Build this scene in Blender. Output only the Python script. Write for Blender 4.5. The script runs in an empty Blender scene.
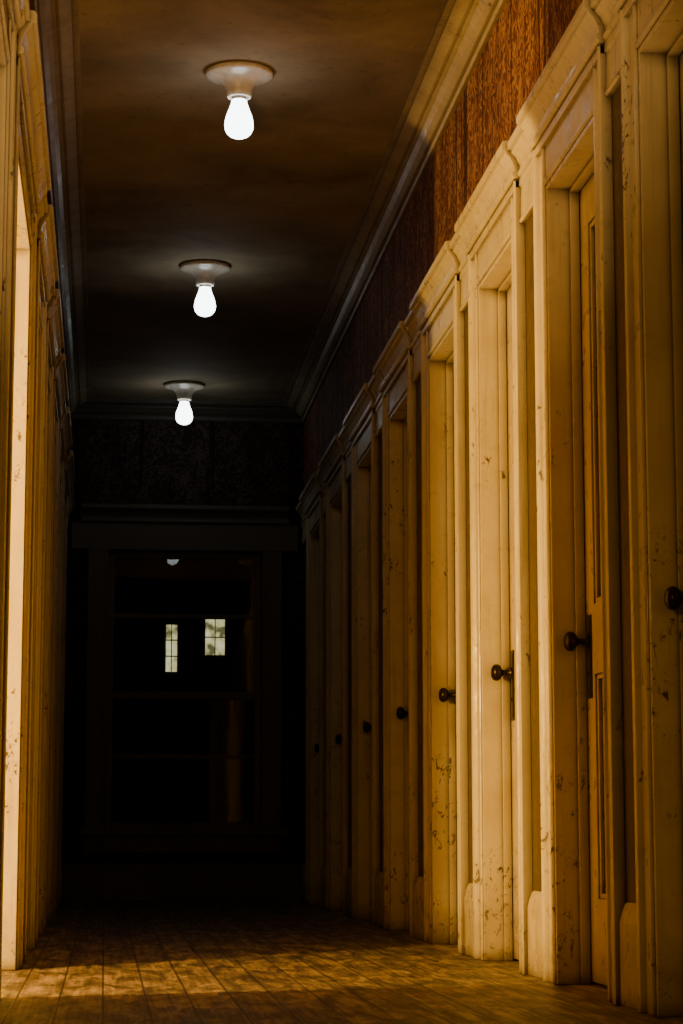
import bpy, bmesh, math, random
from mathutils import Vector, Matrix
random.seed(4)
scene = bpy.context.scene
COL = scene.collection
CZ = 0.406          # camera height
H = 3.256           # ceiling
XR, XL = 1.25, -0.256   # casing faces
YEND = 14.78
YBACK = -2.0
OPZ = 2.31

# ------------------------------------------------------------ materials
def newmat(name):
    m = bpy.data.materials.new(name); m.use_nodes = True
    nt = m.node_tree; nt.nodes.clear()
    out = nt.nodes.new('ShaderNodeOutputMaterial')
    b = nt.nodes.new('ShaderNodeBsdfPrincipled')
    nt.links.new(b.outputs[0], out.inputs[0])
    geo = nt.nodes.new('ShaderNodeNewGeometry')
    return m, nt, b, geo.outputs['Position'], out
def mapping(nt, pos, scale):
    mp = nt.nodes.new('ShaderNodeMapping'); mp.inputs['Scale'].default_value = scale
    nt.links.new(pos, mp.inputs[0]); return mp.outputs[0]
def noise(nt, vec, scale, detail=4, rough=.55, dist=0):
    n = nt.nodes.new('ShaderNodeTexNoise')
    n.inputs['Scale'].default_value = scale; n.inputs['Detail'].default_value = detail
    n.inputs['Roughness'].default_value = rough; n.inputs['Distortion'].default_value = dist
    nt.links.new(vec, n.inputs['Vector']); return n.outputs[0]
def ramp(nt, fac, stops):
    r = nt.nodes.new('ShaderNodeValToRGB'); nt.links.new(fac, r.inputs[0])
    els = r.color_ramp.elements
    while len(els) < len(stops): els.new(.5)
    for e, (p, c) in zip(els, stops):
        e.position = p; e.color = (*c, 1) if len(c) == 3 else c
    return r.outputs[0]
def mix(nt, fac, a, b, mode='MIX'):
    m = nt.nodes.new('ShaderNodeMix'); m.data_type = 'RGBA'; m.blend_type = mode
    for s, v in ((0, fac), (6, a), (7, b)):
        if hasattr(v, 'links') or isinstance(v, bpy.types.NodeSocket): nt.links.new(v, m.inputs[s])
        elif s == 0: m.inputs[0].default_value = v
        else: m.inputs[s].default_value = (*v, 1)
    return m.outputs[2]
def mathn(nt, op, a, b):
    n = nt.nodes.new('ShaderNodeMath'); n.operation = op
    for i, v in enumerate((a, b)):
        if isinstance(v, (int, float)): n.inputs[i].default_value = v
        else: nt.links.new(v, n.inputs[i])
    return n.outputs[0]
def bump(nt, bsdf, h, strength, dist=.01):
    b = nt.nodes.new('ShaderNodeBump'); b.inputs['Strength'].default_value = strength
    b.inputs['Distance'].default_value = dist
    nt.links.new(h, b.inputs['Height']); nt.links.new(b.outputs[0], bsdf.inputs['Normal'])

def paint(name, light, dark, rough=.30):
    m, nt, b, pos, _ = newmat(name)
    # slight uneven yellowing
    g1 = ramp(nt, noise(nt, pos, 6, 4, .6), [(.40, (0, 0, 0)), (.70, (.5, .5, .5))])
    c = mix(nt, g1, light, dark)
    # faint vertical grime runs
    g3 = ramp(nt, noise(nt, mapping(nt, pos, (30, 30, 1.2)), 1.3, 3, .6), [(.56, (0, 0, 0)), (.74, (.45, .45, .45))])
    c = mix(nt, g3, c, tuple(v*.6 for v in dark))
    # scuffs and chips: clustered, heavier towards the floor
    sp = nt.nodes.new('ShaderNodeSeparateXYZ'); nt.links.new(pos, sp.inputs[0])
    low = ramp(nt, mathn(nt, 'MULTIPLY', sp.outputs[2], .4), [(0.0, (.09,)*3), (.10, (.045,)*3), (.40, (0, 0, 0))])
    cl = mathn(nt, 'ADD', noise(nt, mapping(nt, pos, (1, 1, .7)), 3.0, 6, .75), low)
    big = ramp(nt, cl, [(.56, (0, 0, 0)), (.60, (1, 1, 1))])
    chips = noise(nt, mapping(nt, pos, (1, 1, .6)), 38, 6, .75, 1.0)
    sm = ramp(nt, chips, [(.57, (0, 0, 0)), (.585, (1, 1, 1))])
    f = mix(nt, 1.0, sm, big, 'MULTIPLY')
    c2 = mix(nt, f, c, (.11, .08, .05))
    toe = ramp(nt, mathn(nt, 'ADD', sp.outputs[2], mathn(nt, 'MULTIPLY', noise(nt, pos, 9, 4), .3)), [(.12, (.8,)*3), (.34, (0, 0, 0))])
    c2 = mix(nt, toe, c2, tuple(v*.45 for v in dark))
    # grime plus occlusion shade painted into the colour at mitres, joints and corners
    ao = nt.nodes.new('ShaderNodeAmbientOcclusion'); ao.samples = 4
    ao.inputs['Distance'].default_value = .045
    grime_shade = ramp(nt, ao.outputs['AO'], [(.40, (1, 1, 1)), (.90, (0, 0, 0))])
    c2 = mix(nt, grime_shade, c2, (.075, .045, .022))
    nt.links.new(c2, b.inputs['Base Color'])
    rr = ramp(nt, noise(nt, pos, 14, 3), [(.3, (rough-.08,)*3), (.7, (rough+.2,)*3)])
    nt.links.new(rr, b.inputs['Roughness'])
    h = mix(nt, .5, noise(nt, mapping(nt, pos, (30, 30, 2.5)), 2, 3, .5), noise(nt, pos, 30, 4, .6))
    h2 = mix(nt, f, h, (0, 0, 0))
    bump(nt, b, h2, .4, .004)
    return m
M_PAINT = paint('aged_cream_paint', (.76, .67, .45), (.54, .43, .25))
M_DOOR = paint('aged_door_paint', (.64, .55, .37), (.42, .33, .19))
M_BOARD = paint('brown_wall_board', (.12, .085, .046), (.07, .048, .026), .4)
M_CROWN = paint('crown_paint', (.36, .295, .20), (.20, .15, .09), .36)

def mk_wallpaper(name, k, sat=1.0):
    m, nt, b, pos, _ = newmat(name)
    v = nt.nodes.new('ShaderNodeTexVoronoi'); v.feature = 'SMOOTH_F1'
    v.inputs['Scale'].default_value = 13; nt.links.new(mapping(nt, pos, (1, 1, .9)), v.inputs['Vector'])
    w = nt.nodes.new('ShaderNodeTexWave'); w.wave_type = 'RINGS'
    w.inputs['Scale'].default_value = 6.5; w.inputs['Distortion'].default_value = 18
    w.inputs['Detail'].default_value = 3; w.inputs['Detail Scale'].default_value = 2.2
    nt.links.new(pos, w.inputs['Vector'])
    pat = mix(nt, .5, v.outputs['Distance'], w.outputs[0])
    def K(c):
        g = sum(c)/3
        return tuple(max(0.002, k*(g+(x-g)*sat)) for x in c)
    c = ramp(nt, pat, [(.36, K((.15, .045, .027))), (.48, K((.25, .085, .045))), (.57, K((.46, .23, .12)))])
    st = noise(nt, mapping(nt, pos, (4, 4, .8)), 2.2, 4, .6)
    sf = ramp(nt, st, [(.42, (1, 1, 1)), (.66, (.5, .42, .38))])
    c2 = mix(nt, 1.0, c, sf, 'MULTIPLY')
    dr = ramp(nt, noise(nt, mapping(nt, pos, (14, 14, .5)), 1.2, 2), [(.62, (1, 1, 1)), (.66, (.25, .18, .15))])
    c3 = mix(nt, 1.0, c2, dr, 'MULTIPLY')
    nt.links.new(c3, b.inputs['Base Color']); b.inputs['Roughness'].default_value = .75
    b.inputs['Specular IOR Level'].default_value = .25
    bump(nt, b, pat, .3, .003)
    return m
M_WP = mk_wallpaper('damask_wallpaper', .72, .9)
M_WPD = mk_wallpaper('shaded_damask_wallpaper', .22, .5)  # same paper, with the dimness of the far end put into its colour

def mk_ceiling():
    m, nt, b, pos, _ = newmat('stained_plaster')
    n1 = noise(nt, pos, 1.7, 6, .6, .3)
    c = ramp(nt, n1, [(.3, (.16, .125, .078)), (.5, (.26, .205, .13)), (.7, (.38, .295, .19))])
    sp = ramp(nt, noise(nt, pos, 22, 5, .65), [(.60, (1, 1, 1)), (.72, (.7, .66, .6))])
    c2 = mix(nt, 1.0, c, sp, 'MULTIPLY')
    nt.links.new(c2, b.inputs['Base Color']); b.inputs['Roughness'].default_value = .85
    b.inputs['Specular IOR Level'].default_value = .15
    bump(nt, b, noise(nt, pos, 12, 6, .65), .4, .01)
    return m
M_CEIL = mk_ceiling()

def mk_floor():
    m, nt, b, pos, _ = newmat('worn_wood_floor')
    sw = nt.nodes.new('ShaderNodeSeparateXYZ'); nt.links.new(pos, sw.inputs[0])
    cb = nt.nodes.new('ShaderNodeCombineXYZ')
    nt.links.new(sw.outputs[1], cb.inputs[0]); nt.links.new(sw.outputs[0], cb.inputs[1])
    br = nt.nodes.new('ShaderNodeTexBrick'); br.offset = .37
    br.inputs['Scale'].default_value = 1; br.inputs['Brick Width'].default_value = 7.3
    br.inputs['Row Height'].default_value = .11; br.inputs['Mortar Size'].default_value = .003
    br.inputs['Color1'].default_value = (.24, .19, .14, 1); br.inputs['Color2'].default_value = (.31, .25, .185, 1)
    br.inputs['Mortar'].default_value = (.06, .042, .026, 1)
    nt.links.new(cb.outputs[0], br.inputs['Vector'])
    gr = noise(nt, mapping(nt, pos, (30, 1.0, 1)), 2, 6, .65, .4)
    gc = ramp(nt, gr, [(.3, (.45, .42, .38)), (.55, (1, 1, 1))])
    c = mix(nt, 1.0, br.outputs[0], gc, 'MULTIPLY')
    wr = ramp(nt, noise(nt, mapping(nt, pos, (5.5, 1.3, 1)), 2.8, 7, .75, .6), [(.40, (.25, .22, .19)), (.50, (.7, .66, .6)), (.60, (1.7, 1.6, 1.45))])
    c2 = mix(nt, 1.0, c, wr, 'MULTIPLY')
    nt.links.new(c2, b.inputs['Base Color'])
    nt.links.new(ramp(nt, gr, [(.3, (.6,)*3), (.7, (.38,)*3)]), b.inputs['Roughness'])
    bump(nt, b, mix(nt, .5, br.outputs['Fac'], gr), .5, .005)
    return m
M_FLOOR = mk_floor()

def simple(name, col, rough=.5, metal=0):
    m, nt, b, pos, _ = newmat(name)
    c = ramp(nt, noise(nt, pos, 40, 3), [(.3, tuple(v*.75 for v in col)), (.7, col)])
    nt.links.new(c, b.inputs['Base Color'])
    b.inputs['Roughness'].default_value = rough; b.inputs['Metallic'].default_value = metal
    return m
M_IRON = simple('dark_bronze', (.035, .022, .014), .3, .6)
M_PORC = simple('porcelain', (.72, .64, .52), .25)
M_SOCK = simple('socket_collar', (.42, .36, .30), .35)
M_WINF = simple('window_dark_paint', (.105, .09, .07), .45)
M_PLAST = simple('room_plaster', (.62, .48, .30), .7)
M_BRICK = simple('standin_facade_dark', (.02, .02, .02), .9)

def emis(name, col, s):
    m = bpy.data.materials.new(name); m.use_nodes = True
    nt = m.node_tree; nt.nodes.clear()
    o = nt.nodes.new('ShaderNodeOutputMaterial'); e = nt.nodes.new('ShaderNodeEmission')
    e.inputs[0].default_value = (*col, 1); e.inputs[1].default_value = s
    nt.links.new(e.outputs[0], o.inputs[0]); return m
M_BULB = emis('lit_bulb_glass', (.90, .98, 1.0), 8.5)
M_MUNT = simple('weathered_muntin', (.10, .09, .06), .9)
def mk_lit():
    m = emis('reflection_pane', (1, .9, .55), .9)
    nt = m.node_tree; g = nt.nodes.new('ShaderNodeNewGeometry')
    n = noise(nt, g.outputs['Position'], 2.8, 4)
    c = ramp(nt, n, [(.38, (.15, .15, .06)), (.5, (.8, .72, .32)), (.6, (1, .93, .55))])
    nt.links.new(c, [x for x in nt.nodes if x.type == 'EMISSION'][0].inputs[0]); return m
M_LIT = mk_lit()
def mk_glass():
    m = bpy.data.materials.new('window_glass'); m.use_nodes = True
    nt = m.node_tree; nt.nodes.clear()
    o = nt.nodes.new('ShaderNodeOutputMaterial'); t = nt.nodes.new('ShaderNodeBsdfTransparent')
    t.inputs[0].default_value = (.9, .92, .9, 1)
    g = nt.nodes.new('ShaderNodeBsdfGlossy'); g.inputs['Roughness'].default_value = .0
    f = nt.nodes.new('ShaderNodeFresnel'); f.inputs[0].default_value = 1.3; mx = nt.nodes.new('ShaderNodeMixShader')
    nt.links.new(f.outputs[0], mx.inputs[0]); nt.links.new(t.outputs[0], mx.inputs[1]); nt.links.new(g.outputs[0], mx.inputs[2])
    nt.links.new(mx.outputs[0], o.inputs[0]); return m
M_GLASS = mk_glass()

# ------------------------------------------------------------ helpers
def box(bm, x0, x1, y0, y1, z0, z1, mi=0):
    x0, x1 = sorted((x0, x1)); y0, y1 = sorted((y0, y1)); z0, z1 = sorted((z0, z1))
    v = [bm.verts.new(p) for p in ((x0,y0,z0),(x1,y0,z0),(x1,y1,z0),(x0,y1,z0),(x0,y0,z1),(x1,y0,z1),(x1,y1,z1),(x0,y1,z1))]
    for f in ((0,3,2,1),(4,5,6,7),(0,1,5,4),(1,2,6,5),(2,3,7,6),(3,0,4,7)):
        bm.faces.new([v[i] for i in f]).material_index = mi
def prism(bm, pts, fn, a0, a1, mi=0):
    A = [bm.verts.new(fn(p, q, a0)) for p, q in pts]
    B = [bm.verts.new(fn(p, q, a1)) for p, q in pts]
    n = len(pts)
    for i in range(n):
        j = (i+1) % n
        bm.faces.new((A[i], A[j], B[j], B[i])).material_index = mi
    bm.faces.new(A[::-1]).material_index = mi; bm.faces.new(B).material_index = mi
def finish(bm, name, mats, parent=None, bevel=0, smooth=False):
    bmesh.ops.recalc_face_normals(bm, faces=bm.faces)
    me = bpy.data.meshes.new(name); bm.to_mesh(me); bm.free()
    for m in (mats if isinstance(mats, (list, tuple)) else [mats]): me.materials.append(m)
    o = bpy.data.objects.new(name, me); COL.objects.link(o)
    if smooth:
        for p in me.polygons: p.use_smooth = True
    if bevel:
        b = o.modifiers.new('bev', 'BEVEL'); b.width = bevel; b.segments = 2; b.limit_method = 'ANGLE'
    if parent:
        o.parent = parent; o.matrix_parent_inverse = Matrix.Translation(-Vector(parent.location))
    return o
def empty(name, loc):
    e = bpy.data.objects.new(name, None); e.empty_display_size = .1; e.location = loc; COL.objects.link(e); return e
def lathe(bm, prof, M, seg=40, mi=0):
    rings = []
    for r, h in prof:
        if r < 1e-5: rings.append([bm.verts.new(M @ Vector((0, 0, h)))])
        else: rings.append([bm.verts.new(M @ Vector((r*math.cos(2*math.pi*i/seg), r*math.sin(2*math.pi*i/seg), h))) for i in range(seg)])
    for a, b in zip(rings, rings[1:]):
        for i in range(seg):
            j = (i+1) % seg
            if len(a) == 1 and len(b) == 1: continue
            if len(a) == 1: f = bm.faces.new((a[0], b[i], b[j]))
            elif len(b) == 1: f = bm.faces.new((a[i], a[j], b[0]))
            else: f = bm.faces.new((a[i], a[j], b[j], b[i]))
            f.material_index = mi; f.smooth = True

WALLN, BACKN, DOORN = .03, .17, .11
CW = .12
# ------------------------------------------------------------ door bay
def casing_side(bm, X, y_in, y_out, z1):
    """vertical casing; y_in = opening edge, y_out = outer edge"""
    d = 1 if y_out > y_in else -1
    w = abs(y_out-y_in)
    P = [(WALLN, 0), (.012, 0), (.006, .004), (.006, .016), (.014, .022), (.014, w-.034), (.008, w-.03), (0, w-.024), (-.004, w-.012), (0, w), (WALLN, w)]
    prism(bm, P, lambda n, t, a: (X(n), y_in+d*t, a), 0.001, z1)
CAP = [(WALLN, 2.452), (-.006, 2.452), (-.014, 2.458), (-.014, 2.468), (-.006, 2.474), (-.008, 2.49), (-.020, 2.515), (-.034, 2.53),
       (-.034, 2.537), (-.046, 2.54), (-.046, 2.562), (-.040, 2.57), (WALLN, 2.578)]
CAPG = [(WALLN, 2.4525)] + [(n+.018, z) for n, z in CAP[1:-1]] + [(WALLN, 2.5775)]
HEAD = [(WALLN, OPZ), (.012, OPZ), (.006, OPZ+.004), (.006, OPZ+.016), (.014, OPZ+.022), (.014, 2.425), (.004, 2.43), (.0, 2.45), (WALLN, 2.45)]
dcount = [0]
def door_bay(side, y0, y1, open_=False):
    dcount[0] += 1
    s = 1 if side == 'R' else -1
    X0 = XR if side == 'R' else XL
    X = lambda n: X0 + s*n
    e = empty('door_%d' % dcount[0], (X(.1), (y0+y1)/2, 0))
    bm = bmesh.new()
    casing_side(bm, X, y1, y1+CW, 2.31+.139)
    casing_side(bm, X, y0, y0-CW, 2.31+.139)
    prism(bm, HEAD, lambda n, z, a: (X(n), a, z), y0-.0005, y1+.0005)
    box(bm, X(.001), X(WALLN), y0-CW, y1+CW, 2.425, 2.4505)
    prism(bm, CAP, lambda n, z, a: (X(n), a, z), y0-CW-.02, y1+CW+.02)
    finish(bm, 'casing', M_PAINT, e, .0015)
    bm = bmesh.new()
    J = .016
    box(bm, X(.014), X(BACKN), y1-J, y1-.001, .001, OPZ-.001)
    box(bm, X(.014), X(BACKN), y0+.001, y0+J, .001, OPZ-.001)
    box(bm, X(.014), X(BACKN), y0+J, y1-J, OPZ-J, OPZ-.001)
    if not open_:
        # stops
        box(bm, X(DOORN-.03), X(DOORN-.002), y1-J-.011, y1-J, .001, OPZ-J)
        box(bm, X(DOORN-.03), X(DOORN-.002), y0+J, y0+J+.011, .001, OPZ-J)
        box(bm, X(DOORN-.03), X(DOORN-.002), y0+J, y1-J, OPZ-J-.011, OPZ-J)
    finish(bm, 'jamb', M_PAINT, e, .0015)
    if open_: return e
    a, b = y0+J+.003, y1-J-.003
    zt = OPZ-J-.003
    bm = bmesh.new()
    n0, n1 = DOORN, DOORN+.04
    st = .105
    box(bm, X(n0), X(n1), a, a+st, .008, zt); box(bm, X(n0), X(n1), b-st, b, .008, zt)
    rails = [(.008, .24), (.86, 1.06), (zt-.13, zt)]
    for r0, r1 in rails: box(bm, X(n0), X(n1), a+st, b-st, r0, r1)
    mid = (a+b)/2
    for (p0, p1) in ((.24, .86), (1.06, zt-.13)):
        box(bm, X(n0), X(n1), mid-.04, mid+.04, p0, p1)
        for u0, u1 in ((a+st, mid-.04), (mid+.04, b-st)):
            box(bm, X(n0+.018), X(n1-.012), u0, u1, p0, p1)
            for q in ((u0, u0+.014, p0, p1), (u1-.014, u1, p0, p1)):
                box(bm, X(n0+.006), X(n0+.018), *q)
            box(bm, X(n0+.006), X(n0+.018), u0+.014, u1-.014, p0, p0+.014)
            box(bm, X(n0+.006), X(n0+.018), u0+.014, u1-.014, p1-.014, p1)
    finish(bm, 'leaf', M_DOOR, e, .002)
    yk = b-.055; zk = .957
    bm = bmesh.new()
    box(bm, X(n0-.004), X(n0), yk-.024, yk+.024, zk-.16, zk+.075)
    box(bm, X(n0-.006), X(n0-.004), yk-.018, yk+.018, zk-.15, zk+.065)
    lathe(bm, [(0, 0), (.006, 0), (.006, .003), (0, .003)], Matrix.Translation((X(n0-.006), yk, zk-.09)) @ Matrix.Rotation(-s*math.pi/2, 4, 'Y'), 12)
    finish(bm, 'escutcheon_plate', M_IRON, e, .002)
    bm = bmesh.new()
    M = Matrix.Translation((X(n0-.006), yk, zk)) @ Matrix.Rotation(-s*math.pi/2, 4, 'Y')
    lathe(bm, [(0, 0), (.019, 0), (.019, .004), (.012, .008), (.009, .014), (.009, .028), (.013, .033), (.023, .038), (.028, .046), (.0285, .054), (.025, .062), (.015, .068), (0, .07)], M, 32)
    finish(bm, 'knob', M_IRON, e)
    return e

# right wall bays
KN = [2.72, 3.93, 5.12, 6.29, 7.52, 8.73, 10.03, 11.36, 12.74, 14.05]
R = [(k+.075-.69, k+.075) for k in KN]
L = [(3.2, 3.89), (4.7, 5.45), (5.92, 7.22), (7.78, 8.46), (9.0, 9.68), (10.22, 10.92), (11.5, 12.2), (12.8, 13.5)]
for a, b in R: door_bay('R', a, b)
for i, (a, b) in enumerate(L): door_bay('L', a, b, open_=(i == 2))

# walls
def side_wall(side, bays):
    s = 1 if side == 'R' else -1
    X0 = XR if side == 'R' else XL
    X = lambda n: X0 + s*n
    bm = bmesh.new()
    cur = YBACK
    gaps = []
    for a, b in bays:
        gaps.append((cur, a)); cur = b
    gaps.append((cur, YEND))
    for a, b in gaps:
        box(bm, X(WALLN), X(BACKN), a, b, 0, OPZ, 0)
    box(bm, X(WALLN), X(BACKN), YBACK, YEND, OPZ, H, 1)
    finish(bm, 'wall_right' if s > 0 else 'wall_left', [M_BOARD, M_WP])
    # baseboards between casings
    bm = bmesh.new()
    P = [(WALLN, .002), (.012, .002), (.012, .20), (.018, .225), (.026, .245), (WALLN, .25)]
    bm2 = bmesh.new()
    FR = [(WALLN, OPZ), (.016, OPZ), (.010, OPZ+.006), (.016, OPZ+.02), (.018, 2.425), (.012, 2.43), (.012, 2.4515), (WALLN, 2.4515)]
    for a, b in gaps:
        a2 = a+CW if a > YBACK else a; b2 = b-CW if b < YEND-.01 else b-.03
        if b2-a2 > .01:
            prism(bm, P, lambda n, z, t: (X(n), t, z), a2+.001, b2-.001)
            prism(bm2, FR, lambda n, z, t: (X(n), t, z), a2+.001, b2-.001)
            if b2-a2 > .05: prism(bm2, CAPG, lambda n, z, t: (X(n), t, z), a2+.021, b2-.021)
    finish(bm, 'baseboard_right' if s > 0 else 'baseboard_left', M_PAINT, None, .001)
    finish(bm2, 'trim_4' if s > 0 else 'trim_5', M_PAINT, None, .001)
side_wall('R', R); side_wall('L', L)

# crown mouldings
CR = [(WALLN, -.115), (.016, -.115), (.010, -.108), (.010, -.098), (.018, -.092), (.018, -.084), (.004, -.08), (-.014, -.066), (-.03, -.046), (-.045, -.042), (-.045, -.034), (-.058, -.034),
      (-.085, -.024), (-.098, -.020), (-.098, -.011), (-.123, -.011), (-.123, 0), (WALLN, 0)]
for nm, s, X0 in (('trim_1', 1, XR), ('trim_2', -1, XL)):
    bm = bmesh.new()
    prism(bm, CR, lambda n, z, a: (X0+s*n, a, H+z-.0005), YBACK, YEND-.001)
    finish(bm, nm, M_CROWN)
bm = bmesh.new()
prism(bm, CR, lambda n, z, a: (a, YEND-WALLN+n-.001, H+z-.001), XL-WALLN, XR+WALLN)
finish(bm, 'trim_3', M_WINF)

# floor and ceiling
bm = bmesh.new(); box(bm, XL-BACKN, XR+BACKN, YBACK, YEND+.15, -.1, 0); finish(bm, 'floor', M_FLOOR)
bm = bmesh.new(); box(bm, XL-BACKN, XR+BACKN, YBACK, YEND+.15, H, H+.1); finish(bm, 'ceiling', M_CEIL)
bm = bmesh.new(); box(bm, XL-BACKN, XR+BACKN, YBACK-.12, YBACK, 0, H); finish(bm, 'wall_back', M_WP)

# end wall with window
WX0, WX1, WZ0, WZ1 = -.005, 1.005, .46, 2.275
bm = bmesh.new()
xa, xb = XL-WALLN, XR+WALLN
box(bm, xa, WX0, YEND, YEND+.15, 0, WZ1); box(bm, WX1, xb, YEND, YEND+.15, 0, WZ1)
box(bm, WX0, WX1, YEND, YEND+.15, 0, WZ0); box(bm, xa, xb, YEND, YEND+.15, WZ1, H)
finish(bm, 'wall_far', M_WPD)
win = empty('window_1', (.5, YEND, WZ0))
bm = bmesh.new()
for x0, x1 in ((WX0-.13, WX0), (WX1, WX1+.13)):
    box(bm, x0, x1, YEND-.022, YEND-.001, .3, WZ1)
    box(bm, x0, x0+.02, YEND-.03, YEND-.022, .3, WZ1); box(bm, x1-.02, x1, YEND-.03, YEND-.022, .3, WZ1)
box(bm, xa+.04, xb-.04, YEND-.024, YEND-.001, WZ1, 2.452)
prism(bm, [(n, z) for n, z in CAP], lambda n, z, a: (a, YEND-WALLN+n-.001, z), xa+.1, xb-.1)
box(bm, WX0-.17, WX1+.17, YEND-.07, YEND+.02, WZ0-.035, WZ0)
box(bm, WX0-.13, WX1+.13, YEND-.025, YEND-.001, WZ0-.15, WZ0-.035)
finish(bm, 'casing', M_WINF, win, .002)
bm = bmesh.new()
zm = 1.33
for (z0, z1, yy, zb) in ((zm-.02, WZ1, .075, 1.85), (WZ0, zm+.02, .035, .93)):
    y0, y1 = YEND+yy, YEND+yy+.035
    box(bm, WX0, WX0+.045, y0, y1, z0, z1); box(bm, WX1-.045, WX1, y0, y1, z0, z1)
    box(bm, WX0+.045, WX1-.045, y0, y1, z0, z0+.045); box(bm, WX0+.045, WX1-.045, y0, y1, z1-.045, z1)
    box(bm, WX0+.045, WX1-.045, y0+.005, y1-.005, zb-.015, zb+.015)
finish(bm, 'sashes', M_WINF, win, .002)
# the old upper pane sits very slightly out of square in its rebate
bm = bmesh.new()
for yc, z0, z1, k in ((YEND+.0925, zm, WZ1-.04, .011), (YEND+.0525, WZ0+.04, zm, 0)):
    xl_, xr_ = WX0+.04, WX1-.04
    q = [(xl_, yc+k*(.5-xl_)-.0015), (xr_, yc+k*(.5-xr_)-.0015), (xr_, yc+k*(.5-xr_)+.0015), (xl_, yc+k*(.5-xl_)+.0015)]
    prism(bm, q, lambda x, y, z: (x, y, z), z0, z1)
finish(bm, 'panes', M_GLASS, win)
bm = bmesh.new()
box(bm, xa, xb, YEND-.022, YEND-.001, .002, .25); finish(bm, 'baseboard_far', M_WINF, None, .003)

# added building whose two glowing panes stand in for reflected windows
bld = empty('reflection_standin', (2.5, 60, 0))
bm = bmesh.new(); box(bm, -12, 16, 60, 66, -4, 11)
prism(bm, [(-12.5, 11), (16.5, 11), (2, 16)], lambda p, q, a: (p, a, q), 59.6, 66.4)
finish(bm, 'standin_facade', M_BRICK, bld)
for k, (cx, cz, w, h) in enumerate(((1.68, 5.38, .32, 1.28), (2.83, 5.68, .54, .98))):
    bm = bmesh.new(); box(bm, cx-w/2, cx+w/2, 59.97, 59.99, cz-h/2, cz+h/2); finish(bm, 'reflection_pane_%d' % k, M_LIT, bld)
    bm = bmesh.new()
    for x in (cx-w/2, cx+w/2, cx): box(bm, x-.012, x+.012, 59.92, 59.97, cz-h/2-.04, cz+h/2+.04)
    n = 3 if h > 1 else 2
    for i in range(n+1):
        z = cz-h/2+h*i/n; box(bm, cx-w/2, cx+w/2, 59.92, 59.97, z-.014, z+.014)
    finish(bm, 'muntins_%d' % k, M_MUNT, bld)

# ceiling lights
for y in (8.17, 11.10, 14.12):
    e = empty('ceiling_light', (.46, y, H))
    T = Matrix.Translation((.46, y, H-.001)) @ Matrix.Scale(-1, 4, Vector((0, 0, 1)))
    bm = bmesh.new()
    lathe(bm, [(0, 0), (.118, 0), (.127, .006), (.128, .014), (.122, .020), (.105, .025), (.085, .032), (.066, .044), (.054, .060), (.048, .080), (.046, .100), (.039, .104), (.036, .09), (0, .09)], T, 56)
    finish(bm, 'porcelain_base', M_PORC, e)
    bm = bmesh.new()
    lathe(bm, [(0, .09), (.028, .09), (.028, .114), (0, .114)], T, 32); finish(bm, 'socket_collar', M_SOCK, e)
    bm = bmesh.new()
    lathe(bm, [(r, .112+(h-.119)*.88) for r, h in [(0, .119), (.028, .119), (.031, .135), (.036, .152), (.043, .172), (.049, .192), (.053, .212), (.0545, .230), (.0525, .248), (.046, .264), (.034, .277), (.018, .285), (0, .288)]], T, 40)
    finish(bm, 'bulb', M_BULB, e)

# side room behind the open doorway
RX0, RX1, RY0, RY1 = -3.6, XL-BACKN, 4.0, 8.8
bm = bmesh.new()
box(bm, RX0-.1, RX0, RY0, RY1, 0, H); box(bm, RX0, RX1, RY0-.1, RY0, 0, H); box(bm, RX0, RX1, RY1, RY1+.1, 0, H)
finish(bm, 'wall_side_room', M_PLAST)
bm = bmesh.new(); box(bm, RX0, RX1, RY0, RY1, -.1, 0); finish(bm, 'floor_side_room', M_FLOOR)
bm = bmesh.new(); box(bm, RX0, RX1, RY0, RY1, H, H+.1); finish(bm, 'ceiling_side_room', M_PLAST)

# lights
def light(kind, name, loc, col, p, r, aim=None, ang=60):
    l = bpy.data.lights.new(name, kind); l.color = col; l.energy = p; l.shadow_soft_size = r
    o = bpy.data.objects.new(name, l); o.location = loc; COL.objects.link(o)
    if aim:
        l.spot_size = math.radians(ang); l.spot_blend = 1
        o.rotation_euler = (Vector(aim)-Vector(loc)).to_track_quat('-Z', 'Y').to_euler()
    return o
light('POINT', 'side_room_lamp', (-2.0, 5.5, 1.15), (1, .56, .105), 700, .05)
light('POINT', 'hall_lamp', (-.19, 2.9, 1.2), (1, .555, .125), 20, .05)
light('SPOT', 'ceiling_fill_spot', (-.20, 3.4, 1.0), (1, .575, .19), 225, .06, aim=(.72, 6.7, 3.6), ang=58)  # added unseen spot that warms the ceiling and spares the floor

w = bpy.data.worlds.new('night'); scene.world = w; w.use_nodes = True
w.node_tree.nodes['Background'].inputs[0].default_value = (.01, .013, .02, 1)
w.node_tree.nodes['Background'].inputs[1].default_value = .05

# camera
cam = bpy.data.cameras.new('camera'); co = bpy.data.objects.new('camera', cam); COL.objects.link(co)
cam.sensor_fit = 'VERTICAL'; cam.sensor_height = 24; cam.lens = 24*2262/1024
cam.clip_end = 300
co.location = (0, 0, CZ)
co.rotation_euler = (math.radians(90+8.2), 0, math.radians(-5.91))
scene.camera = co
